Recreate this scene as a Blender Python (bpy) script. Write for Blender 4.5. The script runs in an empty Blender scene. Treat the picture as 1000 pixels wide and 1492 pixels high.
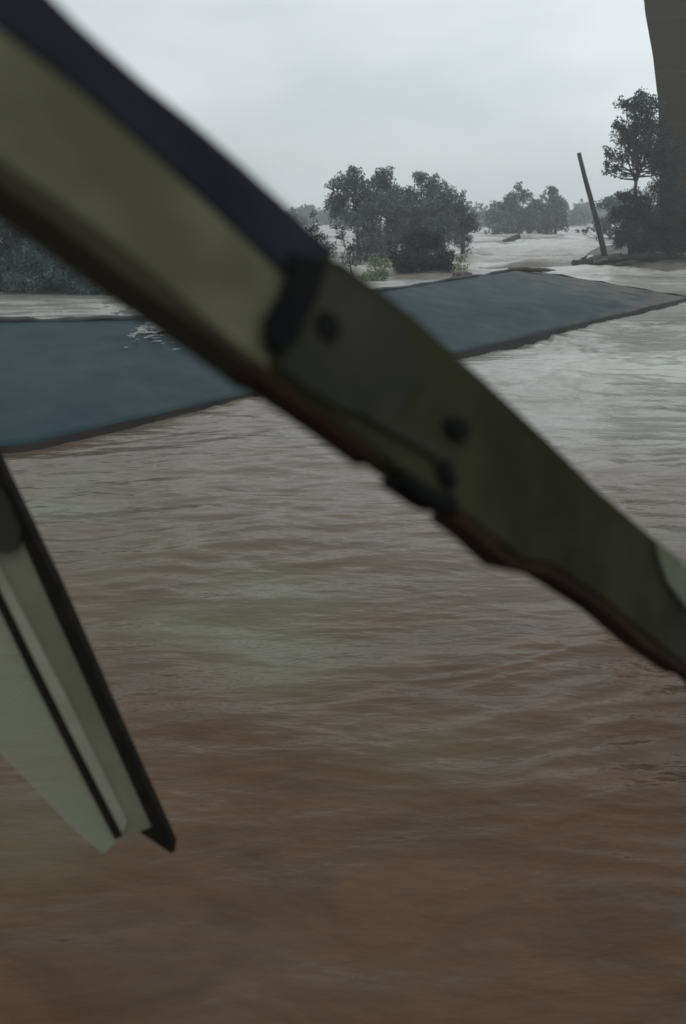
import bpy, bmesh, math, random
import numpy as np
from mathutils import Vector, Matrix
R = math.radians
rng = np.random.default_rng(7)
random.seed(7)
scene = bpy.context.scene
C = scene.collection

# ---------------------------------------------------------------- camera
H = 2.8                                  # camera height above the flood water
F = 1292.0                               # focal length in photo pixels (photo 1000 x 1492)
PITCH = R(18.65)
cam_d = bpy.data.cameras.new("camera")
cam = bpy.data.objects.new("camera", cam_d); C.objects.link(cam)
cam.location = (0, 0, H)
cam.rotation_euler = (R(90) - PITCH, 0, 0)
cam_d.sensor_fit = 'VERTICAL'; cam_d.sensor_height = 36.0
cam_d.lens = 36.0 * F / 1492.0
cam_d.clip_start = 0.05; cam_d.clip_end = 3000
cam_d.dof.use_dof = True; cam_d.dof.focus_distance = 9.0; cam_d.dof.aperture_fstop = 2.7
scene.camera = cam

# ---------------------------------------------------------------- world, sun, exposure
SUN_EL, SUN_AZ = R(58), R(165)           # azimuth measured from +Y towards +X: veiled sun behind the viewer
BR_EL, BR_AZ = R(40), R(32)              # thinner, brighter cloud ahead on the right
w = bpy.data.worlds.new("World"); scene.world = w; w.use_nodes = True
nt = w.node_tree; nt.nodes.clear()
wo = nt.nodes.new('ShaderNodeOutputWorld')
sky = nt.nodes.new('ShaderNodeTexSky'); sky.sky_type = 'NISHITA'; sky.sun_disc = False
sky.sun_elevation = SUN_EL; sky.sun_rotation = SUN_AZ; sky.dust_density = 3
b1 = nt.nodes.new('ShaderNodeBackground'); b1.inputs[1].default_value = 0.08
nt.links.new(sky.outputs[0], b1.inputs[0])
tc = nt.nodes.new('ShaderNodeTexCoord')
mp = nt.nodes.new('ShaderNodeMapping'); mp.inputs['Scale'].default_value = (1.0, 1.0, 2.6)
nz = nt.nodes.new('ShaderNodeTexNoise'); nz.inputs['Scale'].default_value = 2.4
nz.inputs['Detail'].default_value = 4; nz.inputs['Roughness'].default_value = .45
nt.links.new(tc.outputs['Generated'], mp.inputs[0]); nt.links.new(mp.outputs[0], nz.inputs[0])
cr = nt.nodes.new('ShaderNodeValToRGB')
cr.color_ramp.elements[0].position = .38; cr.color_ramp.elements[0].color = (.64, .70, .72, 1)
cr.color_ramp.elements[1].position = .64; cr.color_ramp.elements[1].color = (.86, .91, .935, 1)
nt.links.new(nz.outputs[0], cr.inputs[0])
# brighter cloud ahead on the right
dp = nt.nodes.new('ShaderNodeVectorMath'); dp.operation = 'DOT_PRODUCT'
dp.inputs[1].default_value = (math.sin(BR_AZ)*math.cos(BR_EL), math.cos(BR_AZ)*math.cos(BR_EL), math.sin(BR_EL))
nrm = nt.nodes.new('ShaderNodeVectorMath'); nrm.operation = 'NORMALIZE'
nt.links.new(tc.outputs['Generated'], nrm.inputs[0]); nt.links.new(nrm.outputs[0], dp.inputs[0])
mr = nt.nodes.new('ShaderNodeMapRange'); mr.inputs[1].default_value = .55; mr.inputs[2].default_value = 1.0
mr.inputs[3].default_value = .90; mr.inputs[4].default_value = 1.28
nt.links.new(dp.outputs['Value'], mr.inputs[0])
b2 = nt.nodes.new('ShaderNodeBackground')
nt.links.new(cr.outputs[0], b2.inputs[0]); nt.links.new(mr.outputs[0], b2.inputs[1])
mx = nt.nodes.new('ShaderNodeMixShader'); mx.inputs[0].default_value = .93
nt.links.new(b1.outputs[0], mx.inputs[1]); nt.links.new(b2.outputs[0], mx.inputs[2])
nt.links.new(mx.outputs[0], wo.inputs[0])

sl = bpy.data.lights.new("sun", 'SUN'); sl.energy = 0.7; sl.angle = R(20); sl.color = (1, .97, .92)
so = bpy.data.objects.new("sun", sl); C.objects.link(so)
sd = Vector((math.sin(SUN_AZ)*math.cos(SUN_EL), math.cos(SUN_AZ)*math.cos(SUN_EL), math.sin(SUN_EL)))
so.rotation_euler = sd.to_track_quat('Z', 'Y').to_euler()

vs = scene.view_settings
vs.view_transform = 'Standard'; vs.look = 'None'; vs.exposure = 0; vs.gamma = 1
scene.render.engine = 'CYCLES'
scene.cycles.volume_bounces = 5

# ---------------------------------------------------------------- pixel helpers
RX = Vector((1, 0, 0))
RF = Vector((0, math.cos(PITCH), -math.sin(PITCH)))
RU = Vector((0, math.sin(PITCH), math.cos(PITCH)))
O = Vector((0, 0, H))
def ray(px, py):
    return RX*((px-500)/F) + RU*((746-py)/F) + RF
def atz(px, py, z=0.0):
    r = ray(px, py); return O + r*((z-H)/r.z)
def aty(px, py, Y):
    r = ray(px, py); return O + r*(Y/r.y)
def atd(px, py, d):
    return O + ray(px, py)*d

# ---------------------------------------------------------------- object helpers
def tag(o, label=None, cat=None, group=None, kind=None):
    if label: o['label'] = label
    if cat: o['category'] = cat
    if group: o['group'] = group
    if kind: o['kind'] = kind
    return o
def empty(name, loc):
    o = bpy.data.objects.new(name, None); C.objects.link(o); o.location = loc
    o.empty_display_size = .2
    bpy.context.view_layer.update()
    return o
def link(name, me, mat, parent=None, smooth=False):
    if mat: me.materials.append(mat)
    if smooth:
        me.polygons.foreach_set('use_smooth', [True]*len(me.polygons))
    o = bpy.data.objects.new(name, me); C.objects.link(o)
    if parent:
        o.parent = parent
        o.matrix_parent_inverse = Matrix() if parent.parent else Matrix.Translation(-Vector(parent.location))
    return o
def from_bm(name, bm, mat, parent=None, smooth=False):
    bmesh.ops.recalc_face_normals(bm, faces=bm.faces)
    me = bpy.data.meshes.new(name); bm.to_mesh(me); bm.free()
    return link(name, me, mat, parent, smooth)
def from_np(name, v, f, mat, parent=None, smooth=False):
    """v (n,3), f (m,k) quads or triangles"""
    me = bpy.data.meshes.new(name)
    k = f.shape[1]
    me.vertices.add(len(v)); me.vertices.foreach_set('co', v.astype(np.float32).ravel())
    me.loops.add(f.size); me.loops.foreach_set('vertex_index', f.astype(np.int32).ravel())
    me.polygons.add(len(f)); me.polygons.foreach_set('loop_start', np.arange(0, f.size, k, dtype=np.int32))
    me.polygons.foreach_set('loop_total', np.full(len(f), k, dtype=np.int32))
    me.update(calc_edges=True)
    return link(name, me, mat, parent, smooth)

def prism(name, pts, back, mat, parent=None, bevel=0.0, subdiv=0):
    """a solid whose front face is the loop pts and whose depth is the vector back"""
    bm = bmesh.new()
    a = [bm.verts.new(p) for p in pts]
    b = [bm.verts.new(p + back) for p in pts]
    n = len(pts)
    bm.faces.new(a); bm.faces.new(b[::-1])
    for i in range(n):
        bm.faces.new((a[i], b[i], b[(i+1) % n], a[(i+1) % n]))
    if bevel:
        bmesh.ops.recalc_face_normals(bm, faces=bm.faces)
        bmesh.ops.bevel(bm, geom=list(bm.edges), offset=bevel, segments=2, affect='EDGES', clamp_overlap=True)
    return from_bm(name, bm, mat, parent)

def tube_np(pts, radii, seg=8):
    pts = [Vector(p) for p in pts]; vs_, fs = [], []
    for i, p in enumerate(pts):
        d = (pts[min(i+1, len(pts)-1)] - pts[max(i-1, 0)]).normalized()
        u = d.cross(Vector((.31, .9, .17))).normalized(); v = d.cross(u)
        for k in range(seg):
            a = 2*math.pi*k/seg
            q = p + (u*math.cos(a) + v*math.sin(a))*radii[i]
            vs_.append((q.x, q.y, q.z))
    for i in range(len(pts)-1):
        for k in range(seg):
            fs.append((i*seg+k, i*seg+(k+1) % seg, (i+1)*seg+(k+1) % seg, (i+1)*seg+k))
    # close the ends
    n = len(vs_)
    vs_.append(tuple(pts[0])); vs_.append(tuple(pts[-1]))
    for k in range(seg):
        fs.append((n, (k+1) % seg, k, k))
        b = (len(pts)-1)*seg
        fs.append((n+1, b+k, b+(k+1) % seg, b+(k+1) % seg))
    return vs_, fs
def tubes(name, lst, mat, parent=None, seg=8):
    bm = bmesh.new()
    for pts, radii in lst:
        v, f = tube_np(pts, radii, seg)
        bv = [bm.verts.new(p) for p in v]
        for q in f:
            idx = list(dict.fromkeys(q))
            try: bm.faces.new([bv[i] for i in idx])
            except ValueError: pass
    return from_bm(name, bm, mat, parent, True)

# ---------------------------------------------------------------- noise (numpy)
PERM = np.concatenate([rng.permutation(256)]*3)
GR = rng.normal(size=(256, 2)); GR /= np.linalg.norm(GR, axis=1)[:, None]
def perlin(x, y):
    xi = np.floor(x).astype(int); yi = np.floor(y).astype(int)
    xf = x-xi; yf = y-yi; xi &= 255; yi &= 255
    u = xf**3*(xf*(xf*6-15)+10); v = yf**3*(yf*(yf*6-15)+10)
    def g(ix, iy, dx, dy):
        h = PERM[PERM[ix & 255] + (iy & 255)]; return GR[h, 0]*dx + GR[h, 1]*dy
    a = g(xi, yi, xf, yf); b = g(xi+1, yi, xf-1, yf)
    c = g(xi, yi+1, xf, yf-1); d = g(xi+1, yi+1, xf-1, yf-1)
    return (a+(b-a)*u) + ((c+(d-c)*u) - (a+(b-a)*u))*v

# ---------------------------------------------------------------- materials
def mat(name, base, rough=.8, metal=0.0, spec=.5):
    m = bpy.data.materials.new(name); m.use_nodes = True
    p = m.node_tree.nodes['Principled BSDF']
    p.inputs['Base Color'].default_value = (*base, 1); p.inputs['Roughness'].default_value = rough
    p.inputs['Metallic'].default_value = metal; p.inputs['Specular IOR Level'].default_value = spec
    return m, m.node_tree, p
def mottled(name, cols, scale=5, rough=.8, bump=0.0, detail=6, stretch=(1, 1, 1), spec=.4, lo=.35, hi=.65, bscale=None, dist=.01):
    m, t, p = mat(name, cols[0], rough, spec=spec)
    co = t.nodes.new('ShaderNodeTexCoord'); ma = t.nodes.new('ShaderNodeMapping')
    ma.inputs['Scale'].default_value = stretch
    n = t.nodes.new('ShaderNodeTexNoise'); n.inputs['Scale'].default_value = scale; n.inputs['Detail'].default_value = detail
    n.inputs['Roughness'].default_value = .6
    r = t.nodes.new('ShaderNodeValToRGB'); el = r.color_ramp.elements
    el[0].position = lo; el[0].color = (*cols[0], 1); el[1].position = hi; el[1].color = (*cols[-1], 1)
    for i, c in enumerate(cols[1:-1]):
        e = el.new(lo + (hi-lo)*(i+1)/(len(cols)-1)); e.color = (*c, 1)
    t.links.new(co.outputs['Object'], ma.inputs[0]); t.links.new(ma.outputs[0], n.inputs[0])
    t.links.new(n.outputs[0], r.inputs[0]); t.links.new(r.outputs[0], p.inputs['Base Color'])
    if bump:
        n2 = t.nodes.new('ShaderNodeTexNoise'); n2.inputs['Scale'].default_value = bscale or scale*3; n2.inputs['Detail'].default_value = 8
        b = t.nodes.new('ShaderNodeBump'); b.inputs['Strength'].default_value = bump; b.inputs['Distance'].default_value = dist
        t.links.new(ma.outputs[0], n2.inputs[0]); t.links.new(n2.outputs[0], b.inputs['Height']); t.links.new(b.outputs[0], p.inputs['Normal'])
    return m
def leafmat(name, a, b):
    m = mottled(name, [a, b], scale=1.3, rough=.65, spec=.25, lo=.3, hi=.7, detail=8)
    p = m.node_tree.nodes['Principled BSDF']
    return m
M = {}
M['leaf_dark'] = leafmat('leaf_dark', (.009, .016, .014), (.022, .038, .028))
M['leaf_mid'] = leafmat('leaf_mid', (.062, .078, .088), (.12, .14, .145))  # pale bluish leaves: part of the distance haze is put into the colour
M['leaf_far'] = leafmat('leaf_far', (.06, .075, .08), (.10, .12, .12))
M['leaf_pale'] = leafmat('leaf_pale', (.10, .13, .075), (.24, .29, .17))
M['leaf_grey'] = leafmat('leaf_grey', (.05, .055, .055), (.12, .125, .12))
M['leaf_teal'] = leafmat('leaf_teal', (.06, .10, .10), (.09, .14, .13))
M['bark'] = mottled('bark', [(.03, .027, .025), (.07, .062, .055)], scale=6, rough=.9, bump=.5, stretch=(1, 1, .3))
M['pole_wood'] = mottled('pole_wood', [(.018, .018, .02), (.05, .048, .05)], scale=5, rough=.9, bump=.4, stretch=(1, 1, .2))
M['driftwood'] = mottled('driftwood', [(.02, .02, .02), (.06, .055, .05)], scale=4, rough=.9, bump=.5)
M['mud'] = mottled('mud', [(.045, .04, .034), (.11, .10, .085), (.16, .15, .13)], scale=.8, rough=.75, bump=.8, bscale=3, dist=.1)
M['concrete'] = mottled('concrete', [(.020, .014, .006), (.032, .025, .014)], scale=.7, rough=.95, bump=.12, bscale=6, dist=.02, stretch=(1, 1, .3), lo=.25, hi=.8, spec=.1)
M['foam'] = mottled('foam', [(.14, .15, .145), (.40, .41, .40)], scale=6, rough=.6, bump=.9, bscale=14, dist=.08)

# roof sheet: dull blue painted steel, mud left at the right-hand end
def roof_material():
    m, t, p = mat('blue_roof_sheet', (.06, .09, .10), .7, spec=.16)
    L = t.links.new
    co = t.nodes.new('ShaderNodeTexCoord')
    n = t.nodes.new('ShaderNodeTexNoise'); n.inputs['Scale'].default_value = .45; n.inputs['Detail'].default_value = 7; n.inputs['Roughness'].default_value = .6
    L(co.outputs['Object'], n.inputs[0])
    r = t.nodes.new('ShaderNodeValToRGB'); e = r.color_ramp.elements
    e[0].position = .38; e[0].color = (.008, .026, .034, 1); e[1].position = .64; e[1].color = (.024, .043, .048, 1)
    L(n.outputs[0], r.inputs[0])
    # silt film
    n3 = t.nodes.new('ShaderNodeTexNoise'); n3.inputs['Scale'].default_value = 1.6; n3.inputs['Detail'].default_value = 8
    L(co.outputs['Object'], n3.inputs[0])
    at = t.nodes.new('ShaderNodeAttribute'); at.attribute_name = 'silt_sheen'
    ad = t.nodes.new('ShaderNodeMath'); ad.operation = 'ADD'
    L(n3.outputs[0], ad.inputs[0]); L(at.outputs['Fac'], ad.inputs[1])
    r3 = t.nodes.new('ShaderNodeMapRange'); r3.inputs[1].default_value = .85; r3.inputs[2].default_value = 1.15
    L(ad.outputs[0], r3.inputs[0])
    mx = t.nodes.new('ShaderNodeMixRGB'); mx.inputs[2].default_value = (.095, .09, .078, 1)
    L(r3.outputs[0], mx.inputs[0]); L(r.outputs[0], mx.inputs[1]); L(mx.outputs[0], p.inputs['Base Color'])
    rr = t.nodes.new('ShaderNodeMapRange'); rr.inputs[3].default_value = .5; rr.inputs[4].default_value = .85
    L(n3.outputs[0], rr.inputs[0]); L(rr.outputs[0], p.inputs['Roughness'])
    # faint dents
    b = t.nodes.new('ShaderNodeBump'); b.inputs['Strength'].default_value = .35; b.inputs['Distance'].default_value = .05
    L(n3.outputs[0], b.inputs['Height']); L(b.outputs[0], p.inputs['Normal'])
    return m
M['roof'] = roof_material()
M['fascia'] = mottled('fascia', [(.012, .012, .013), (.035, .03, .028)], scale=3, rough=.8)
M['ridge'] = mottled('ridge', [(.016, .02, .023), (.05, .056, .06)], scale=2, rough=.7, bump=.5)
M['rust_scrap'] = mottled('rust_scrap', [(.06, .04, .038), (.14, .10, .095)], scale=4, rough=.9)
M['wall_render'] = mottled('wall_render', [(.12, .11, .09), (.2, .185, .16)], scale=2, rough=.9, bump=.4)

# water
def water_material():
    m, t, p = mat('muddy_water', (.07, .05, .035), .16)
    p.inputs['IOR'].default_value = 1.33; p.inputs['Specular IOR Level'].default_value = .38
    L = t.links.new
    co = t.nodes.new('ShaderNodeTexCoord')
    def noise(scale, stretch, detail=6, rough=.6, dist=1.1):
        ma = t.nodes.new('ShaderNodeMapping'); ma.inputs['Scale'].default_value = stretch
        n = t.nodes.new('ShaderNodeTexNoise'); n.inputs['Scale'].default_value = scale; n.inputs['Detail'].default_value = detail
        n.inputs['Roughness'].default_value = rough; n.inputs['Distortion'].default_value = dist
        L(co.outputs['Object'], ma.inputs[0]); L(ma.outputs[0], n.inputs[0]); return n
    big = noise(.42, (.7, 1, 1), 5)
    ramp = t.nodes.new('ShaderNodeValToRGB'); e = ramp.color_ramp.elements
    e[0].position = .34; e[0].color = (.060, .027, .009, 1)
    e[1].position = .66; e[1].color = (.068, .040, .023, 1)
    k = e.new(.5); k.color = (.063, .032, .014, 1)
    L(big.outputs[0], ramp.inputs[0])
    fine = noise(2.6, (.55, 1, 1), 8, .65)
    fr = t.nodes.new('ShaderNodeMapRange'); fr.inputs[1].default_value = .3; fr.inputs[2].default_value = .7
    fr.inputs[3].default_value = .72; fr.inputs[4].default_value = 1.3
    L(fine.outputs[0], fr.inputs[0])
    mul = t.nodes.new('ShaderNodeVectorMath'); mul.operation = 'SCALE'
    L(ramp.outputs[0], mul.inputs[0]); L(fr.outputs[0], mul.inputs['Scale'])
    # further out a paler grey-tan: silt, plus sky reflection painted into the colour
    silt_sheen = t.nodes.new('ShaderNodeAttribute'); silt_sheen.attribute_name = 'silt_sheen'
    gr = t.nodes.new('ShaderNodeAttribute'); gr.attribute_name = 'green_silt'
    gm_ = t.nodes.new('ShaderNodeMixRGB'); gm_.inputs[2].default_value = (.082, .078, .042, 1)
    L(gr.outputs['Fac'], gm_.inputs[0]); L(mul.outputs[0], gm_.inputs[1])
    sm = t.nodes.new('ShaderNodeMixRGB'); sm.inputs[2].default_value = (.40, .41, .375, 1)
    L(silt_sheen.outputs['Fac'], sm.inputs[0]); L(gm_.outputs[0], sm.inputs[1])
    foam = t.nodes.new('ShaderNodeAttribute'); foam.attribute_name = 'foam'
    fn = noise(9, (.5, 1, 1), 8, .7)
    ff = t.nodes.new('ShaderNodeMapRange'); ff.inputs[1].default_value = .35; ff.inputs[2].default_value = .65
    L(fn.outputs[0], ff.inputs[0])
    fm = t.nodes.new('ShaderNodeMath'); fm.operation = 'MULTIPLY'
    L(foam.outputs['Fac'], fm.inputs[0]); L(ff.outputs[0], fm.inputs[1])
    mx = t.nodes.new('ShaderNodeMixRGB'); mx.inputs[2].default_value = (.52, .51, .48, 1)
    L(fm.outputs[0], mx.inputs[0]); L(sm.outputs[0], mx.inputs[1]); L(mx.outputs[0], p.inputs['Base Color'])
    ro = t.nodes.new('ShaderNodeMapRange'); ro.inputs[3].default_value = .17; ro.inputs[4].default_value = .6
    L(fm.outputs[0], ro.inputs[0]); L(ro.outputs[0], p.inputs['Roughness'])
    # ripples
    r1 = noise(1.5, (.42, 1, 1), 6, .5, .15)
    bu = t.nodes.new('ShaderNodeBump'); bu.inputs['Strength'].default_value = .8; bu.inputs['Distance'].default_value = .15
    L(r1.outputs[0], bu.inputs['Height']); L(bu.outputs[0], p.inputs['Normal'])
    return m
M['water'] = water_material()

# ================================================================ WATER
def water_height(x, y):
    """muddy flood chop; crests lie mostly across the view, rougher in the river channel"""
    wx = x + 1.2*perlin(x*.13+9, y*.13) + .5*perlin(x*.6+3, y*.6); wy = y + 1.0*perlin(x*.15, y*.15+31) + .45*perlin(x*.5+19, y*.45)
    chan = 1/(1+np.exp(-(y-41)/4.5))                         # 0 near, 1 in the river behind the roofs
    a1 = perlin(wx*.16+3, wy*.42)*.11
    a2 = perlin(wx*.42, wy*1.05+7)*.055
    a3 = (.5-np.abs(perlin(wx*.8+5, wy*2.6)))*.115
    a4 = (.4-np.abs(perlin(wx*1.5, wy*5.8)))*.06
    patch = np.clip(.55+2.4*perlin(x*.16+50, y*.27+2), .1, 2.0)
    calm = np.clip((np.sqrt(x*x+y*y)-2.2)/4.5, .2, 1)
    side = np.clip(.75+.14*x, .45, 1.1)
    a5 = perlin(wx*1.5+40, wy*1.9+12)*.07 + (.4-np.abs(perlin(wx*2.6+7, wy*3.6)))*.055
    rough = np.clip(perlin(x*.33+17, y*.42+5)*2.6+.3, 0, 1.5)*side
    near = (a1*calm + ((a2+a3+a4)*patch + a5*rough)*calm*side)
    c1 = perlin(wx*.07+20, wy*.22)*1.0 + perlin(wx*.22, wy*.5+11)*.36 + (.5-np.abs(perlin(wx*.40, wy*1.0)))*.30
    return near*(1-.3*chan) + c1*chan*np.clip(1.2-y/240, .25, 1), chan, patch

na, nr = 620, 900
ang = np.linspace(R(-62), R(62), na)
rad = 1.3*np.exp(np.linspace(0, math.log(438/1.3), nr))
A, Rr = np.meshgrid(ang, rad)
X = Rr*np.sin(A); Y = Rr*np.cos(A)
Z, CH, PT = water_height(X, Y)
fade = np.clip(1.4-Rr/420, 0, 1); Z = Z*fade
# the water lies a little lower where it is dammed against the roof edge
V = np.stack([X.ravel(), Y.ravel(), Z.ravel()], 1)
idx = np.arange(na*nr).reshape(nr, na)
Fq = np.stack([idx[:-1, :-1].ravel(), idx[:-1, 1:].ravel(), idx[1:, 1:].ravel(), idx[1:, :-1].ravel()], 1)
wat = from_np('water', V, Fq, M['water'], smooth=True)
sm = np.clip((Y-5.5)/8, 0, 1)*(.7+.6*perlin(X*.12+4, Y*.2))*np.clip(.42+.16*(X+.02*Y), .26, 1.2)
sm = sm*(1-CH*np.clip(.3+3*perlin(X*.09+60, Y*.42+9), 0, .9)); sm = np.clip(np.maximum(sm, .62*np.clip((Y-19)/6, 0, 1)*(1-CH*np.clip(.35+2.6*perlin(X*.09+60, Y*.42+9), 0, .95))), 0, 1)  # streaks in the channel paint dark wave troughs into the colour
fo = np.clip((Z-.05-.16*CH)/.22, 0, 1)*CH*.9
fo += np.clip((perlin(X*.5+70, Y*1.7)-.3)*3.0, 0, 1)*np.clip(PT-.6, 0, 1)*.10*np.clip((Y-6)/6, 0, 1)
fo += np.clip(perlin(X*.16+3, Y*.5+8)*3.0-.1, 0, 1)*CH*.95
def blobm(cx, cy, rx, ry): return np.exp(-(((X-cx)/rx)**2+((Y-cy)/ry)**2))
sp = atz(742, 357); fo += blobm(sp.x, sp.y, 2.0, 3.0)*1.2
lf = atz(150, 450); fo += blobm(lf.x, lf.y, 9, 5)*np.clip(perlin(X*.5, Y*1.2)*2+.5, 0, 1)*1.0
fo = np.clip(fo, 0, 1)
grn = np.zeros_like(X)
for (gx, gy, ga, gb_, gk) in ((300, 870, 1.0, .75, 1.0), (120, 740, 1.6, 1.3, .8), (430, 960, .7, .5, .7), (620, 1080, .5, .35, .5), (950, 800, .8, .5, .8), (40, 1200, .5, .5, .4)):
    gp_ = atz(gx, gy); grn += blobm(gp_.x, gp_.y, ga, gb_)*gk
grn = np.clip(grn*(.9+1.2*perlin(X*1.1+8, Y*1.5)), 0, 1)
for nm, arr in (('foam', fo), ('silt_sheen', sm), ('green_silt', grn)):
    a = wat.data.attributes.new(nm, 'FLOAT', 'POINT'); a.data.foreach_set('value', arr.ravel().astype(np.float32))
tag(wat, kind='structure')

# river bed and land under everything, one sheet to the horizon
g = bmesh.new()
bmesh.ops.create_grid(g, x_segments=8, y_segments=8, size=440)
ground = from_bm('ground', g, M['mud']); ground.location.z = -1.6
tag(ground, kind='structure')

# ================================================================ mud bank on the right
def bank_h(x, y):
    # front shore runs from the pole to the right
    fx = atz(862, 392).x
    e = (y - (46.5 + .12*(x-fx) + 1.2*perlin(x*.3, y*.1)))
    l = (x - (fx + .22*(y-46) + 1.2*perlin(x*.1+7, y*.25)))
    s = np.clip(e/2.5, -1, 1)*.5+.5; q = np.clip(l/2.2, -1, 1)*.5+.5
    s = s*s*(3-2*s); q = q*q*(3-2*q)
    return -.7 + 1.3*s*q*np.clip(1.15-(y-46)/120, 0, 1) + .16*perlin(x*.6, y*.6)*s*q + .06*perlin(x*1.9, y*1.9)
bx, by = np.meshgrid(np.linspace(8, 70, 180), np.linspace(40, 150, 220))
bz = bank_h(bx, by)
bi = np.arange(bx.size).reshape(bx.shape)
bf = np.stack([bi[:-1, :-1].ravel(), bi[:-1, 1:].ravel(), bi[1:, 1:].ravel(), bi[1:, :-1].ravel()], 1)
bank = from_np('bank', np.stack([bx.ravel(), by.ravel(), bz.ravel()], 1), bf, M['mud'], smooth=True)
tag(bank, kind='structure')

# ================================================================ flooded house with the blue roof
ev = [(-260, 662), (-110, 651), (28, 648), (210, 607), (390, 566), (540, 537), (680, 510), (840, 472), (1003, 433)]
rg = [(-260, 487), (-110, 474), (0, 468), (150, 466), (300, 460), (440, 440), (575, 421), (690, 403), (762, 392)]
ZE, ZR = .10, .95
EV = [atz(x, y, ZE+(0 if i < 3 else .018*(i-2))) for i, (x, y) in enumerate(ev)]; RG = [atz(x, y, ZR) for x, y in rg]
house = empty('flooded_house', (EV[3].x, EV[3].y, -1.5))
tag(house, 'flooded house sunk to its dull blue metal roof in the muddy water', 'house')
nS, nT = 96, 26
def lerp_list(P, u):
    u = u*(len(P)-1); i = min(int(u), len(P)-2); return P[i].lerp(P[i+1], u-i)
tv, silt_sheen = [], []
for i in range(nS+1):
    for j in range(nT+1):
        u, v = i/nS, j/nT
        p = lerp_list(EV, u).lerp(lerp_list(RG, u), v)
        z = p.z + .035*float(perlin(np.array([p.x*.5]), np.array([p.y*.5]))[0])*math.sin(math.pi*v)
        z += .018*math.sin(u*nS*math.pi*1.0)*0
        tv.append((p.x, p.y, z)); silt_sheen.append(max(0, (u-.80)/.2)*.62 + max(0, 1-v*9)*.12)
n = len(tv)
tv2 = [(x, y, z-.045) for x, y, z in tv]
q = lambda i, j: i*(nT+1)+j
fs = []
for i in range(nS):
    for j in range(nT):
        fs.append((q(i, j), q(i+1, j), q(i+1, j+1), q(i, j+1)))
        fs.append((n+q(i, j), n+q(i, j+1), n+q(i+1, j+1), n+q(i+1, j)))
for i in range(nS):
    fs.append((q(i, 0), n+q(i, 0), n+q(i+1, 0), q(i+1, 0))); fs.append((q(i, nT), q(i+1, nT), n+q(i+1, nT), n+q(i, nT)))
for j in range(nT):
    fs.append((q(0, j), q(0, j+1), n+q(0, j+1), n+q(0, j))); fs.append((q(nS, j), n+q(nS, j), n+q(nS, j+1), q(nS, j+1)))
roof = from_np('roof', np.array(tv+tv2), np.array(fs), M['roof'], house, True)
a = roof.data.attributes.new('silt_sheen', 'FLOAT', 'POINT'); a.data.foreach_set('value', np.array(silt_sheen+silt_sheen, dtype=np.float32))
# back slope, out of sight from here
back = []
for p in RG:
    back.append(p + Vector((-.78*4.6, .62*4.6, -.95)))
bv = [tuple(p+Vector((0, 0, -.004))) for p in RG] + [tuple(p) for p in back]; k = len(RG)
bv += [(x, y, z-.05) for x, y, z in bv]
bfc = []
for i in range(k-1):
    bfc += [(i, i+1, k+i+1, k+i), (2*k+i, 3*k+i, 3*k+i+1, 2*k+i+1)]
    bfc += [(k+i, k+i+1, 3*k+i+1, 3*k+i)]
from_np('roof', np.array(bv), np.array(bfc), M['roof'], house)
# dark eave board under the front and side edge, its tone also painting the eave shadow
def board(name, line, drop, thick, m_, parent, out):
    bm = bmesh.new(); rows = []
    for p in line:
        rows.append([bm.verts.new(p+Vector((0, 0, -.01))+out*.012), bm.verts.new(p+Vector((0, 0, -drop))+out*.012),
                     bm.verts.new(p+Vector((0, 0, -drop))+out*(.012-thick)), bm.verts.new(p+Vector((0, 0, -.01))+out*(.012-thick))])
    for r0, r1 in zip(rows, rows[1:]):
        for c in range(4):
            bm.faces.new((r0[c], r0[(c+1) % 4], r1[(c+1) % 4], r1[c]))
    bm.faces.new(rows[0]); bm.faces.new(rows[-1])
    return from_bm(name, bm, m_, parent)
fine_ev = [lerp_list(EV, i/60) + Vector((0, 0, .012*math.sin(i*1.9))) for i in range(61)]
board('fascia', fine_ev, .24, .05, M['fascia'], house, Vector((.6, -.8, 0)))
side = [EV[-1].lerp(RG[-1], i/12) for i in range(13)]
board('fascia', [p + Vector((0, 0, .03+.03*math.sin(i*2.3))) for i, p in enumerate(side)], .2, .05, M['fascia'], house, Vector((.8, .3, 0)))
# ridge capping, wavy
rp, rr_ = [], []
for i in range(61):
    p = lerp_list(RG, i/60); rp.append(p+Vector((0, 0, .01+.02*math.sin(i*.9)+.015*math.sin(i*2.3)))); rr_.append(.035+.025*abs(math.sin(i*.7)))
tubes('ridge_cap', [(rp, rr_)], M['ridge'], house)
# walls under water
wl = [p + Vector((-.5, .45, -.25)) for p in (EV[2], EV[5], EV[8])]
bw = [p + Vector((-4.8, 3.9, 0)) for p in wl]
loop = wl + bw[::-1]
prism('wall', [Vector((p.x, p.y, -.03)) for p in loop], Vector((0, 0, -1.6)), M['wall_render'], house)

# wreckage caught on the ridge
def debris(name, pix, z, dims, rot, m_, label, cat, group=None):
    p = atz(*pix, z) if z is not None else pix
    bm = bmesh.new(); bmesh.ops.create_icosphere(bm, subdivisions=3, radius=1)
    sd_ = random.random()*50
    for v in bm.verts:
        d = float(perlin(np.array([v.co.x*1.7+sd_]), np.array([v.co.y*1.7+v.co.z*1.3]))[0])
        v.co *= 1 + .55*d
        v.co = Vector((v.co.x*dims[0], v.co.y*dims[1], v.co.z*dims[2]))
    bmesh.ops.rotate(bm, verts=bm.verts, matrix=Matrix.Rotation(rot, 3, 'Z'))
    o = from_bm(name, bm, m_, None, False); o.location = p
    tag(o, label, cat, group); return o
debris('metal_scrap', (672, 402), .98, (.42, .12, .13), .6, M['rust_scrap'], 'reddish torn scrap caught on the roof ridge below the round bush', 'scrap')
debris('branch_heap', (772, 393), .97, (.8, .16, .07), -.3, M['driftwood'], 'dark heap of wet debris at the peak of the blue roof', 'debris')
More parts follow.
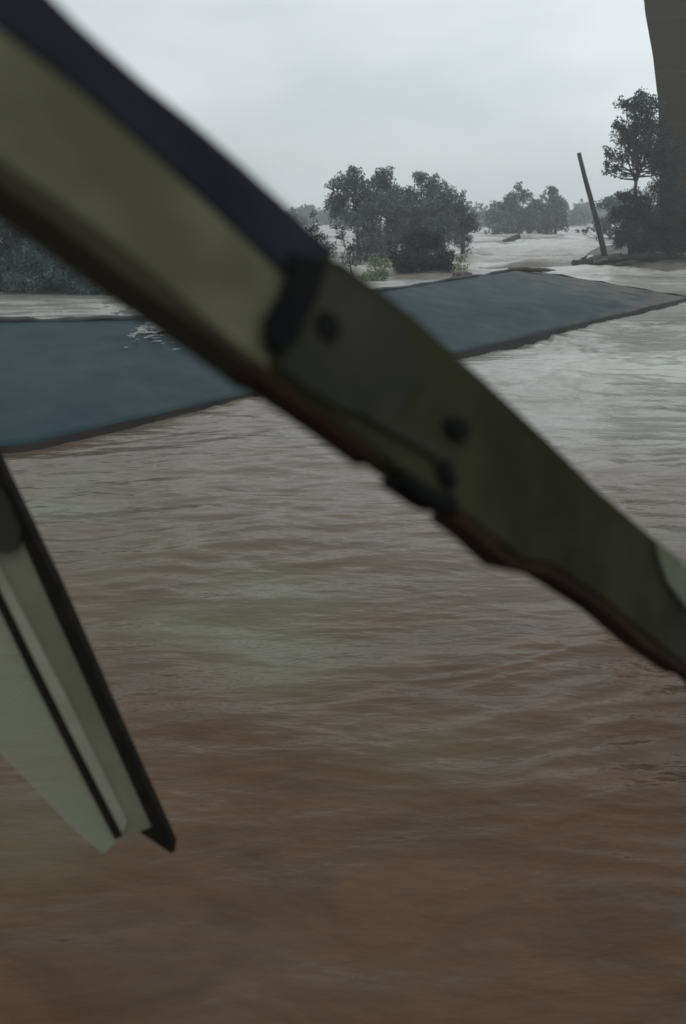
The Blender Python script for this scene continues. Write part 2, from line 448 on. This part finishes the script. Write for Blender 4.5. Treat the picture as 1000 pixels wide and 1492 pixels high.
# water breaking over the ridge at the left
def foam_patch(pix, z, w_, h_, n_, seed, label, rmax=.10):
    rs = np.random.default_rng(seed); bm = bmesh.new()
    c = atz(*pix, z)
    for i in range(n_):
        r_ = rs.uniform(.25, 1.0)*rmax; elong = rs.uniform(2.5, 7)
        x_ = rs.normal()*w_; y_ = rs.normal()*h_
        res = bmesh.ops.create_icosphere(bm, subdivisions=2, radius=r_)
        for v in res['verts']:
            v.co = Vector((v.co.x*elong+x_, v.co.y+y_, v.co.z*.5 + rs.uniform(-.01, .01)))
    o = from_bm('foam', bm, M['foam'], None, True); o.location = c
    tag(o, label, 'foam', kind='stuff'); return o
f1 = foam_patch((207, 469), .90, .34, .55, 380, 3, 'white foam breaking over the left end of the blue roof', .024)
f1.rotation_euler = (R(8), R(-3), R(12))
foam_patch((745, 353), .12, 1.3, 1.8, 110, 5, 'white splash in the river between the two tree clumps')
foam_patch((845, 392), .05, 2.0, .6, 90, 6, 'white foam where the river meets the mud bank')

# ================================================================ trees
def crown(name, blobs, leaf, dens, m_, parent, seed, flat=.8):
    """blobs: centre, radius; leaf sized quads clustered through the volume"""
    rs = np.random.default_rng(seed); P, S = [], []
    for c, r in blobs:
        nsub = max(5, int(7*r/.9)+4)
        for s in range(nsub):
            d = rs.normal(size=3); d /= np.linalg.norm(d)
            cc = np.array(c) + d*r*rs.uniform(.35, .95)*np.array([1, 1, flat]); rr2 = r*rs.uniform(.25, .48)
            n_ = int(dens*rr2*rr2/(leaf*leaf)*13)
            q_ = rs.normal(size=(n_, 3)); q_ /= np.linalg.norm(q_, axis=1)[:, None]
            q_ *= rs.uniform(.25, 1.12, size=(n_, 1))**.6
            P.append(cc + q_*rr2*np.array([1, 1, flat]))
        n_ = int(dens*r*r/(leaf*leaf)*11)                      # inner leaves
        q_ = rs.normal(size=(n_, 3)); q_ /= np.linalg.norm(q_, axis=1)[:, None]
        P.append(np.array(c) + q_*r*.75*rs.uniform(.2, 1, size=(n_, 1))*np.array([1, 1, flat]))
    P = np.concatenate(P); n_ = len(P)
    u = rs.normal(size=(n_, 3)); u /= np.linalg.norm(u, axis=1)[:, None]
    v = rs.normal(size=(n_, 3)); v -= (v*u).sum(1)[:, None]*u; v /= np.linalg.norm(v, axis=1)[:, None]
    s = leaf*rs.uniform(.5, 1.15, size=(n_, 1))
    a_ = P-u*s*.5; b_ = P+v*s*.32; c_ = P+u*s*.5; d_ = P-v*s*.32
    VV = np.stack([a_, b_, c_, d_], 1).reshape(-1, 3)
    return from_np(name, VV, np.arange(n_*4).reshape(-1, 4), m_, parent)
def tree(name, base, blobs_px, Y, leaf, dens, m_, label, cat='tree', group=None, seed=1, trunk_r=.16, spread=1.0, multi=1, kind=None, flat=.8, fat=1.08):
    """blobs_px: (px, py, r px) placed on the depth Y with depth scatter"""
    rs = np.random.default_rng(seed)
    root = empty(name, base); tag(root, label, cat, group)
    blobs = []
    for (px, py, rp_) in blobs_px:
        r_ = fat*rp_/F*Y/math.cos(PITCH)*.98
        yy = Y + rs.uniform(-1, 1)*spread
        blobs.append((tuple(aty(px, py, yy)), r_))
    crown('crown', blobs, leaf, dens, m_, root, seed, flat)
    lims = []
    zt = max(b[0][2] for b in blobs)
    b0 = Vector(base)-Vector((0, 0, .5))
    low = min(b[0][2] for b in blobs)
    cx = sum(b[0][0] for b in blobs)/len(blobs); cy = sum(b[0][1] for b in blobs)/len(blobs)
    mid = Vector((base[0]*.6+cx*.4, base[1]*.6+cy*.4, base[2]+(zt-base[2])*.45))
    top = Vector((cx, cy, base[2]+(zt-base[2])*.9))
    lims.append(([b0, b0.lerp(mid, .5)+Vector((.1, 0, 0)), mid, mid.lerp(top, .6)], [trunk_r, trunk_r*.85, trunk_r*.6, trunk_r*.25]))
    for c, r_ in blobs:
        c = Vector(c); k_ = rs.uniform(.15, .9); s0 = b0.lerp(mid, min(1, .45+k_*.6)) if c.z < mid.z else mid.lerp(top, rs.uniform(0, .3))
        lims.append(([s0, s0.lerp(c, .5)+Vector((0, 0, -.06*(c-s0).length)), c], [trunk_r*.4, trunk_r*.25, trunk_r*.1]))
    tubes('trunk', lims, M['bark'], root, seg=6)
    return root

# central clump, behind the roof
Yc = 55.0
gb = lambda px, Y_: (aty(px, 380, Y_).x, Y_, -.2)
tree('broadleaf_tree', gb(520, Yc), [(508, 268, 24), (492, 292, 22), (530, 285, 26), (550, 300, 24), (512, 318, 26), (488, 272, 12), (516, 250, 10), (540, 330, 26), (470+22, 306, 16), (535, 358, 24), (555, 375, 22)], Yc,
     .155, 1.1, M['leaf_mid'], 'grey green broadleaf tree at the left of the middle clump', seed=11, group='trees of the middle clump')
tree('broadleaf_tree', gb(565, Yc+2), [(556, 266, 20), (572, 284, 24), (580, 310, 26), (562, 256, 14), (548, 300, 20), (575, 340, 28), (560, 370, 24)], Yc+2,
     .155, 1.1, M['leaf_mid'], 'round topped grey tree in the middle of the middle clump', seed=12, group='trees of the middle clump')
tree('broadleaf_tree', gb(620, Yc+3), [(611, 258, 14), (628, 272, 20), (605, 285, 22), (640, 295, 24), (618, 312, 28), (650, 320, 24), (600, 330, 26), (632, 345, 30), (605, 375, 26)], Yc+3,
     .155, 1.1, M['leaf_mid'], 'tall grey tree standing right behind the dark round bush', seed=13, group='trees of the middle clump')
tree('broadleaf_tree', gb(672, Yc+5), [(672, 286, 9), (668, 304, 18), (684, 318, 16), (655, 285, 13), (664, 335, 20), (690, 330, 13), (676, 348, 18)], Yc+5,
     .155, 1.1, M['leaf_mid'], 'lower pointed tree at the right end of the middle clump', seed=14, group='trees of the middle clump')
tree('round_bush', gb(615, 43.0), [(600, 352, 22), (632, 350, 22), (616, 345, 18), (590, 378, 24), (622, 378, 30), (648, 372, 20), (640, 395, 24), (600, 396, 26), (655, 392, 14), (577, 396, 16)], 43.0,
     .10, 1.4, M['leaf_dark'], 'dense dark round bush standing behind the blue roof ridge', 'bush', seed=15, trunk_r=.1, spread=.6)
tree('shrub', gb(548, 40.0), [(545, 385, 14), (556, 400, 16), (538, 402, 14), (562, 385, 10), (548, 414, 14)], 40.0,
     .13, .8, M['leaf_pale'], 'pale yellow green shrub at the left foot of the dark round bush', 'bush', seed=16, group='pale green shrubs by the round bush', trunk_r=.05, spread=.4)
tree('shrub', gb(672, 42.5), [(672, 378, 9), (666, 388, 9), (678, 390, 7)], 42.5,
     .12, .7, M['leaf_pale'], 'small pale green shrub at the right side of the dark round bush', 'bush', seed=17, group='pale green shrubs by the round bush', trunk_r=.04, spread=.3)
tree('sapling', gb(510, 38.0), [(498, 345, 14), (512, 362, 14), (526, 350, 11), (505, 378, 16), (522, 380, 12), (488, 330, 10), (518, 336, 7)], 38.0,
     .13, .42, M['leaf_grey'], 'thin grey leaved sapling between the beam and the middle clump', seed=18, group='thin saplings above the beam', trunk_r=.05, spread=.6)
tree('sapling', gb(456, 38.0), [(456, 314, 8), (462, 330, 10), (470, 346, 13), (452, 335, 10), (478, 362, 14)], 38.0,
     .13, .5, M['leaf_grey'], 'thin sapling just clearing the top edge of the diagonal beam', seed=19, group='thin saplings above the beam', trunk_r=.05, spread=.4)

# second clump, farther and misty
Y2 = 112.0
tree('broadleaf_tree', gb(745, Y2), [(738, 300, 15), (722, 318, 14), (750, 318, 18), (755, 272, 7), (762, 284, 10), (748, 290, 12), (735, 330, 14), (722, 338, 11), (752, 338, 13)], Y2, .36, 1.3, M['leaf_far'],
     'misty far tree with a pointed top left of the leaning pole', seed=21, group='misty trees of the farther clump', trunk_r=.25, spread=2)
tree('broadleaf_tree', gb(782, Y2+3), [(780, 300, 12), (795, 310, 14), (775, 318, 16), (800, 322, 12), (762, 322, 14), (785, 328, 14), (770, 334, 11), (796, 334, 11)], Y2+3, .36, 1.3, M['leaf_far'],
     'low misty far tree in the middle of the farther clump', seed=22, group='misty trees of the farther clump', trunk_r=.25, spread=2)
tree('broadleaf_tree', gb(805, Y2+5), [(804, 276, 9), (808, 290, 12), (818, 302, 11), (806, 308, 14), (820, 316, 10), (812, 326, 12), (824, 328, 8)], Y2+5, .36, 1.3, M['leaf_far'],
     'misty far tree with a rounded knob top nearest the leaning pole', seed=23, group='misty trees of the farther clump', trunk_r=.25, spread=2)
tree('broadleaf_tree', gb(885, 90), [(885, 300, 14), (870, 322, 8), (898, 292, 14), (892, 318, 14), (905, 310, 14), (880, 330, 8)], 90.0, .3, 1.2, M['leaf_far'],
     'misty tree between the leaning pole and the dark bush', seed=24, trunk_r=.2, spread=1.5)

# left mass of dense trees
YL = 34.5
for i, (cx_, lab) in enumerate([(10, 'dense dark teal tree at the left edge above the foam'), (130, 'dense dark tree left of the beam, second from the picture edge'), (245, 'dense dark tree mostly hidden behind the diagonal beam')]):
    rs = random.Random(40+i); bl = []
    for a_ in range(4):
        for b_ in range(5):
            py_ = 405 - b_*44 + rs.uniform(-10, 10)
            if i == 2: py_ = 405 - b_*22
            bl.append((cx_-66+a_*44+rs.uniform(-12, 12), py_, rs.uniform(40, 50) if i < 2 else 28))
    tree('dense_tree', gb(cx_, YL+i*.3), bl, YL+i*.3, .11, 1.25, M['leaf_teal'], lab, group='dense dark trees at the left', seed=30+i, trunk_r=.2, spread=1.3)

# tall tree, bush and wall on the right bank
YR = 49.5
bz_at = lambda x_, y_: float(bank_h(np.array([x_]), np.array([y_]))[0])
def bk(px, Y_):
    x_ = aty(px, 370, Y_).x; return (x_, Y_, bz_at(x_, Y_))
tree('tall_tree', bk(918, YR), [(935, 138, 9), (934, 152, 11), (919, 156, 11), (912, 152, 8), (944, 165, 12), (957, 150, 8), (926, 172, 12), (905, 186, 10), (898, 182, 5), (916, 192, 11), (935, 190, 14), (954, 186, 14), (908, 204, 10),
      (925, 210, 12), (945, 212, 15), (965, 205, 15), (890, 224, 8), (904, 230, 8), (886, 238, 6), (898, 246, 8), (920, 228, 9), (948, 232, 12), (968, 228, 14), (886, 252, 5), (910, 256, 5), (952, 246, 8), (982, 215, 12), (985, 240, 14), (972, 250, 12)], YR,
     .13, .8, M['leaf_dark'], 'tall dark tree with open layered foliage on the right bank', seed=51, trunk_r=.14, spread=.8, flat=.8, fat=1.65)
tree('dark_bush', bk(950, YR-.8), [(915, 285, 14), (912, 310, 18), (930, 300, 20), (918, 340, 22), (945, 318, 26), (970, 285, 22), (960, 345, 28), (990, 310, 26), (985, 350, 28), (935, 355, 22), (905, 350, 12), (1015, 340, 30), (1010, 290, 24), (962, 268, 12)], YR-.8,
     .10, 1.4, M['leaf_dark'], 'big dense dark bush at the foot of the tall tree', 'bush', seed=52, trunk_r=.12, spread=.8, fat=1.2)
tree('low_bush', gb(868, 84.0), [(855, 336, 6), (868, 333, 7), (882, 335, 8), (895, 334, 8), (842, 337, 4)], 84.0,
     .2, 1.0, M['leaf_dark'], 'low dark line of scrub crossing behind the leaning pole', 'bush', seed=53, trunk_r=.08, spread=.5)

# far wood on the horizon: one misty mass
fb = []
rs = random.Random(5)
for i in range(150):
    an = R(-58) + R(116)*i/149 + rs.uniform(-.01, .01); d_ = rs.uniform(190, 330)
    fb.append(((d_*math.sin(an), d_*math.cos(an), rs.uniform(.5, 3.2)), rs.uniform(3.0, 5.0)))
fw = crown('far_wood', fb, 1.3, .8, M['leaf_mid'], None, 77, .8)
tag(fw, 'faint misty line of far woods along the horizon', 'wood', kind='stuff')

# tall dark concrete wall at the right edge
YW = 53.0
pw = [aty(932, -60, YW), aty(940, 20, YW), aty(951, 80, YW), aty(959, 150, YW), aty(962, 260, YW), aty(964, 378, YW)]
x1 = aty(1120, 200, YW).x
pl = [Vector((p.x, p.y, p.z)) for p in pw]
pl[-1].z = -.5; z0 = pl[0].z
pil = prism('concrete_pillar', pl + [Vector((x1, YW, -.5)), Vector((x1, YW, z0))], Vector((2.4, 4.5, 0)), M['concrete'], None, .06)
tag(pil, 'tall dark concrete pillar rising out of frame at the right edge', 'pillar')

for k_ in range(6):
    zj = 2.2 + 2.6*k_
    def edge_at(z):
        q_ = sorted(pw, key=lambda p: p.z)
        for a_, b_ in zip(q_, q_[1:]):
            if a_.z <= z <= b_.z: return a_.lerp(b_, (z-a_.z)/(b_.z-a_.z)).x
        return q_[0].x
    e_ = edge_at(zj)
    prism('joint_line', [Vector((e_+.05, YW-.012, zj)), Vector((x1-.05, YW-.012, zj)), Vector((x1-.05, YW-.012, zj+.05)), Vector((e_+.05, YW-.012, zj+.05))], Vector((0, .03, 0)), M['fascia'], pil)
# leaning pole
pb, pt = aty(886, 376, 48.5), aty(845, 223, 47.5)
pb.z -= .5
pp = [pb.lerp(pt, k_) + Vector((.05*math.sin(k_*5), 0, 0)) for k_ in (0, .2, .4, .6, .8, 1)]
pole = tubes('leaning_pole', [(pp, [.16, .15, .14, .125, .11, .10])], M['pole_wood'], None, seg=10)
tag(pole, 'dark wooden pole leaning left over the river from the mud bank', 'pole')

# drift on the bank
def drift(pix0, pix1, Y_, r_, label, seed):
    a_, b_ = aty(*pix0, Y_), aty(*pix1, Y_+.6); rs_ = random.Random(seed)
    pts = [a_.lerp(b_, k_/6) + Vector((0, rs_.uniform(-.1, .1), rs_.uniform(-.05, .06))) for k_ in range(7)]
    l = [(pts, [r_*rs_.uniform(.7, 1.15) for _ in pts])]
    for k_ in (1, 3, 4):
        e_ = pts[k_] + Vector((rs_.uniform(-.6, .6), rs_.uniform(-.3, .3), rs_.uniform(.15, .45)))
        l.append(([pts[k_], pts[k_].lerp(e_, .6), e_], [r_*.4, r_*.25, r_*.1]))
    o = tubes('driftwood_log', l, M['driftwood'], None, 7); tag(o, label, 'log', 'driftwood logs'); return o
drift((836, 383), (868, 379), 48.0, .16, 'dark log stranded in white water left of the leaning pole', 61)
drift((888, 377), (985, 372), 47.8, .17, 'long dark log lying on the bank below the dark bush', 62)
drift((735, 352), (758, 344), 88.0, .22, 'dark snag of driftwood in the river beside the white splash', 63)
debris('mud_mound', (893, 381), .35, (1.3, .9, .38), .2, M['mud'], 'grassy mud mound round the foot of the leaning pole', 'mound')

# ================================================================ near beam across the view
# a straight brace: depth grows from the upper left to the lower right
D0, D1 = .50, 1.15
B0, B1 = atd(20, 165, D0), atd(1000, 900, D1)
bdir = (B1-B0).normalized()
cdir = (RU - bdir*RU.dot(bdir)).normalized()            # across the beam, in its face
bn = bdir.cross(cdir).normalized()
if bn.dot(RF) < 0: bn = -bn                              # away from the camera
def onb(px, py, off=0.0):
    r = ray(px, py); p0 = B0 + bn*off
    return O + r*((p0-O).dot(bn)/r.dot(bn))
def bpoly(name, pix, off, thick, m_, parent, bevel=.0015):
    return prism(name, [onb(x, y, off) for x, y in pix], bn*thick, m_, parent, bevel)
M['olive'] = mottled('olive_paint', [(.068, .067, .038), (.090, .089, .055), (.12, .116, .078)], scale=11, rough=.75, bump=.15, bscale=60, spec=.2, dist=.002)
M['navy'] = mottled('navy_paint', [(.007, .0075, .013), (.017, .018, .026)], scale=12, rough=.8, spec=.15)
M['beam_dark'] = mottled('shaded_olive', [(.015, .0155, .007), (.032, .032, .017)], scale=7, rough=.85, bump=.15, bscale=50, spec=.1, dist=.002)  # beam tones kept dark: indoor shade on the backlit faces is in the colour
M['beam_grey'] = mottled('grey_olive_paint', [(.018, .020, .015), (.034, .033, .026)], scale=8, rough=.85, bump=.15, bscale=50, spec=.1, dist=.002)
M['beam_black'] = mottled('black_slot', [(.003, .0035, .004), (.007, .007, .007)], scale=8, rough=.9, spec=.1)
M['rust'] = mottled('rust_edge', [(.014, .008, .006), (.028, .014, .010)], scale=14, rough=.9, spec=.1)
M['lower_dark'] = mottled('lower_paint', [(.032, .029, .020), (.048, .043, .031)], scale=9, rough=.85, spec=.1)
M['cap_green'] = mottled('cap_green', [(.075, .084, .055), (.11, .12, .08)], scale=9, rough=.8, spec=.2)
beam = empty('diagonal_beam', onb(500, 500))
tag(beam, 'thick dark olive metal beam slanting down across the whole view', 'beam')
bpoly('web', [(-160, -80), (0, 42), (100, 118), (200, 203), (300, 293), (400, 388), (440, 424), (470, 470), (470, 560), (420, 562), (400, 548), (300, 466), (200, 382), (100, 305), (0, 236), (-160, 130)], 0, .03, M['olive'], beam)
bpoly('top_flange', [(-160, -200), (52, -30), (84, 2), (120, 38), (170, 83), (215, 123), (280, 175), (350, 236), (415, 296), (490, 366), (470, 420), (436, 420), (400, 386), (300, 291), (200, 201), (100, 116), (0, 40), (-160, -82)], .004, .045, M['navy'], beam)
bpoly('bottom_flange', [(-160, 132), (0, 238), (100, 307), (200, 384), (300, 468), (400, 550), (400, 562), (325, 506), (260, 459), (200, 416), (125, 360), (75, 322), (0, 270), (-160, 160)], .003, .04, M['lower_dark'], beam)
lower = bpoly('lower_member', [(472, 372), (500, 380), (600, 457), (700, 547), (800, 642), (870, 712), (950, 782), (1000, 824), (1150, 945), (1150, 1110), (1000, 968), (940, 922), (880, 872), (806, 822), (762, 814), (700, 766), (640, 722), (560, 665), (480, 606), (400, 545), (400, 500), (440, 470)], -.006, .035, M['beam_dark'], beam)
bpoly('side_plate', [(478, 384), (512, 400), (560, 440), (600, 480), (610, 560), (585, 600), (545, 610), (500, 598), (440, 560), (410, 535), (425, 490), (450, 440)], -.010, .004, M['beam_grey'], beam, .001)
bpoly('gap_shade_patch', [(425, 368), (478, 384), (466, 428), (450, 462), (434, 500), (408, 512), (390, 500), (390, 468), (412, 430), (424, 400)], -.011, .006, M['beam_black'], beam, .001)  # raised black patch painting the dark gap and its shadow
bpoly('rust_lip', [(378, 526), (400, 547), (480, 608), (560, 667), (556, 678), (480, 622), (400, 566), (372, 546)], -.004, .03, M['rust'], beam, .001)
bpoly('rust_lip', [(668, 744), (700, 768), (762, 816), (806, 824), (880, 874), (940, 924), (1000, 970), (1000, 984), (940, 942), (880, 890), (800, 838), (742, 826), (700, 786), (664, 758)], -.004, .03, M['rust'], beam, .001)
bpoly('hanging_clip', [(600, 692), (640, 716), (664, 722), (670, 738), (655, 746), (636, 738), (590, 704)], -.012, .03, M['beam_black'], beam, .001)
bpoly('end_cap', [(956, 786), (1000, 822), (1150, 940), (1150, 1040), (1012, 900), (975, 850), (962, 815)], -.012, .005, M['cap_green'], beam, .001)
def bolt(px, py, rpx, ang_, long=1.0, m_=None):
    bm = bmesh.new(); c = onb(px, py, -.013); d_ = (c-O).dot(RF); r_ = rpx/F*d_
    u = bdir*math.cos(ang_) + cdir*math.sin(ang_); v = bn.cross(u)
    front, bck = [], []
    for k_ in range(20):
        a_ = 2*math.pi*k_/20
        p = c + u*math.cos(a_)*r_*long + v*math.sin(a_)*r_
        front.append(bm.verts.new(p)); bck.append(bm.verts.new(c + (p-c)*1.12 + bn*.008))
    bm.faces.new(front)
    for k_ in range(20): bm.faces.new((front[k_], bck[k_], bck[(k_+1) % 20], front[(k_+1) % 20]))
    bm.faces.new(bck[::-1])
    return from_bm('bolt', bm, m_ or M['beam_black'], lower)
bolt(480, 474, 20, 0, 1.2); bolt(670, 624, 15, .15, 1.7); bolt(655, 650+40, 12, -.6, 2.0, M['beam_black'])
bpoly('stain_patch', [(540, 590), (575, 600), (640, 640), (668, 668), (672, 704), (655, 700), (630, 664), (575, 632), (540, 612)], -.0105, .005, mottled('olive_stain', [(.010, .009, .004), (.018, .016, .008)], scale=10, rough=.9), lower, .001)  # dark olive stain, laid on as a thin plate

# ================================================================ window sash at the lower left
S0, S1 = atd(250, 1243, 1.75), atd(0, 680, 1.45)
sdir = (S1-S0).normalized()
s_ac = (-RX + RU*.1 + RF*(-.15)); s_ac = (s_ac - sdir*s_ac.dot(sdir)).normalized()
sn = sdir.cross(s_ac).normalized()
if sn.dot(RF) < 0: sn = -sn
def ons(px, py, off=0.0):
    r = ray(px, py); p0 = S0 + sn*off
    return O + r*((p0-O).dot(sn)/r.dot(sn))
def spoly(name, pix, off, thick, m_, parent, bevel=.001):
    return prism(name, [ons(x, y, off) for x, y in pix], sn*thick, m_, parent, bevel)
M['sash'] = mottled('sash_metal', [(.11, .11, .075), (.155, .155, .115)], scale=5, rough=.45, spec=.4, stretch=(1, 1, 1))
M['gasket'] = mottled('gasket', [(.004, .004, .003), (.012, .010, .006)], scale=20, rough=.9, spec=.1)
M['stile_light'] = mottled('stile_light', [(.17, .175, .13), (.23, .235, .185)], scale=6, rough=.5)
sash = empty('window_sash', ons(60, 900))
tag(sash, 'open metal framed window sash with green glass at the lower left', 'window')
spoly('stile', [(-60, 560), (3, 700), (80, 870), (160, 1050), (237, 1222), (208, 1212), (176, 1224), (100, 1075), (0, 872), (-60, 748)], 0, .03, M['sash'], sash)
spoly('stile_ridge', [(-60, 700), (10, 845), (100, 1020), (186, 1196), (178, 1216), (104, 1072), (2, 868), (-60, 742)], -.004, .004, M['stile_light'], sash)
spoly('gasket', [(-60, 540), (2, 684), (86, 858), (168, 1045), (256, 1240), (249, 1244), (205, 1214), (222, 1207), (150, 1048), (70, 872), (-4, 706), (-60, 588)], -.006, .035, M['gasket'], sash)
spoly('gasket', [(-60, 740), (2, 864), (60, 984), (120, 1104), (178, 1218), (168, 1224), (108, 1108), (46, 986), (-4, 882), (-60, 768)], -.006, .03, M['gasket'], sash)
spoly('latch', [(-30, 690), (6, 722), (30, 775), (28, 800), (8, 808), (-30, 800)], -.018, .02, mottled('latch', [(.010, .010, .006), (.022, .022, .014)], scale=9, rough=.7), sash, .003)
gm, gt, gp = mat('green_glass', (.24, .27, .20), .12)
gp.inputs['Alpha'].default_value = .55; gp.inputs['Specular IOR Level'].default_value = .6
gno = gt.nodes.new('ShaderNodeTexNoise'); gno.inputs['Scale'].default_value = 4; gno.inputs['Detail'].default_value = 5
gco = gt.nodes.new('ShaderNodeTexCoord'); gt.links.new(gco.outputs['Object'], gno.inputs[0])
gmr = gt.nodes.new('ShaderNodeMapRange'); gmr.inputs[1].default_value = .3; gmr.inputs[2].default_value = .7; gmr.inputs[3].default_value = .22; gmr.inputs[4].default_value = .62
gt.links.new(gno.outputs[0], gmr.inputs[0]); gt.links.new(gmr.outputs[0], gp.inputs['Alpha'])
spoly('glass', [(-200, 470), (-60, 768), (-4, 884), (108, 1112), (170, 1228), (150, 1244), (100, 1200), (0, 1095), (-200, 900)], .008, .006, gm, sash, 0)

# ================================================================ haze: even rain-wet air round the whole scene
hb = bmesh.new(); bmesh.ops.create_cube(hb, size=2)
for v in hb.verts:
    v.co = Vector((v.co.x*480, v.co.y*480, 19 if v.co.z > 0 else -2.7))
hm = bpy.data.materials.new('haze'); hm.use_nodes = True
ht = hm.node_tree; ht.nodes.clear()
ho = ht.nodes.new('ShaderNodeOutputMaterial'); pv = ht.nodes.new('ShaderNodeVolumePrincipled')
pv.inputs['Color'].default_value = (.93, .96, .98, 1); pv.inputs['Density'].default_value = .0019; pv.inputs['Anisotropy'].default_value = .35
ht.links.new(pv.outputs[0], ho.inputs['Volume'])
hz = from_bm('haze', hb, hm)
tag(hz, 'thin grey rain mist over the flood', 'haze', kind='stuff')
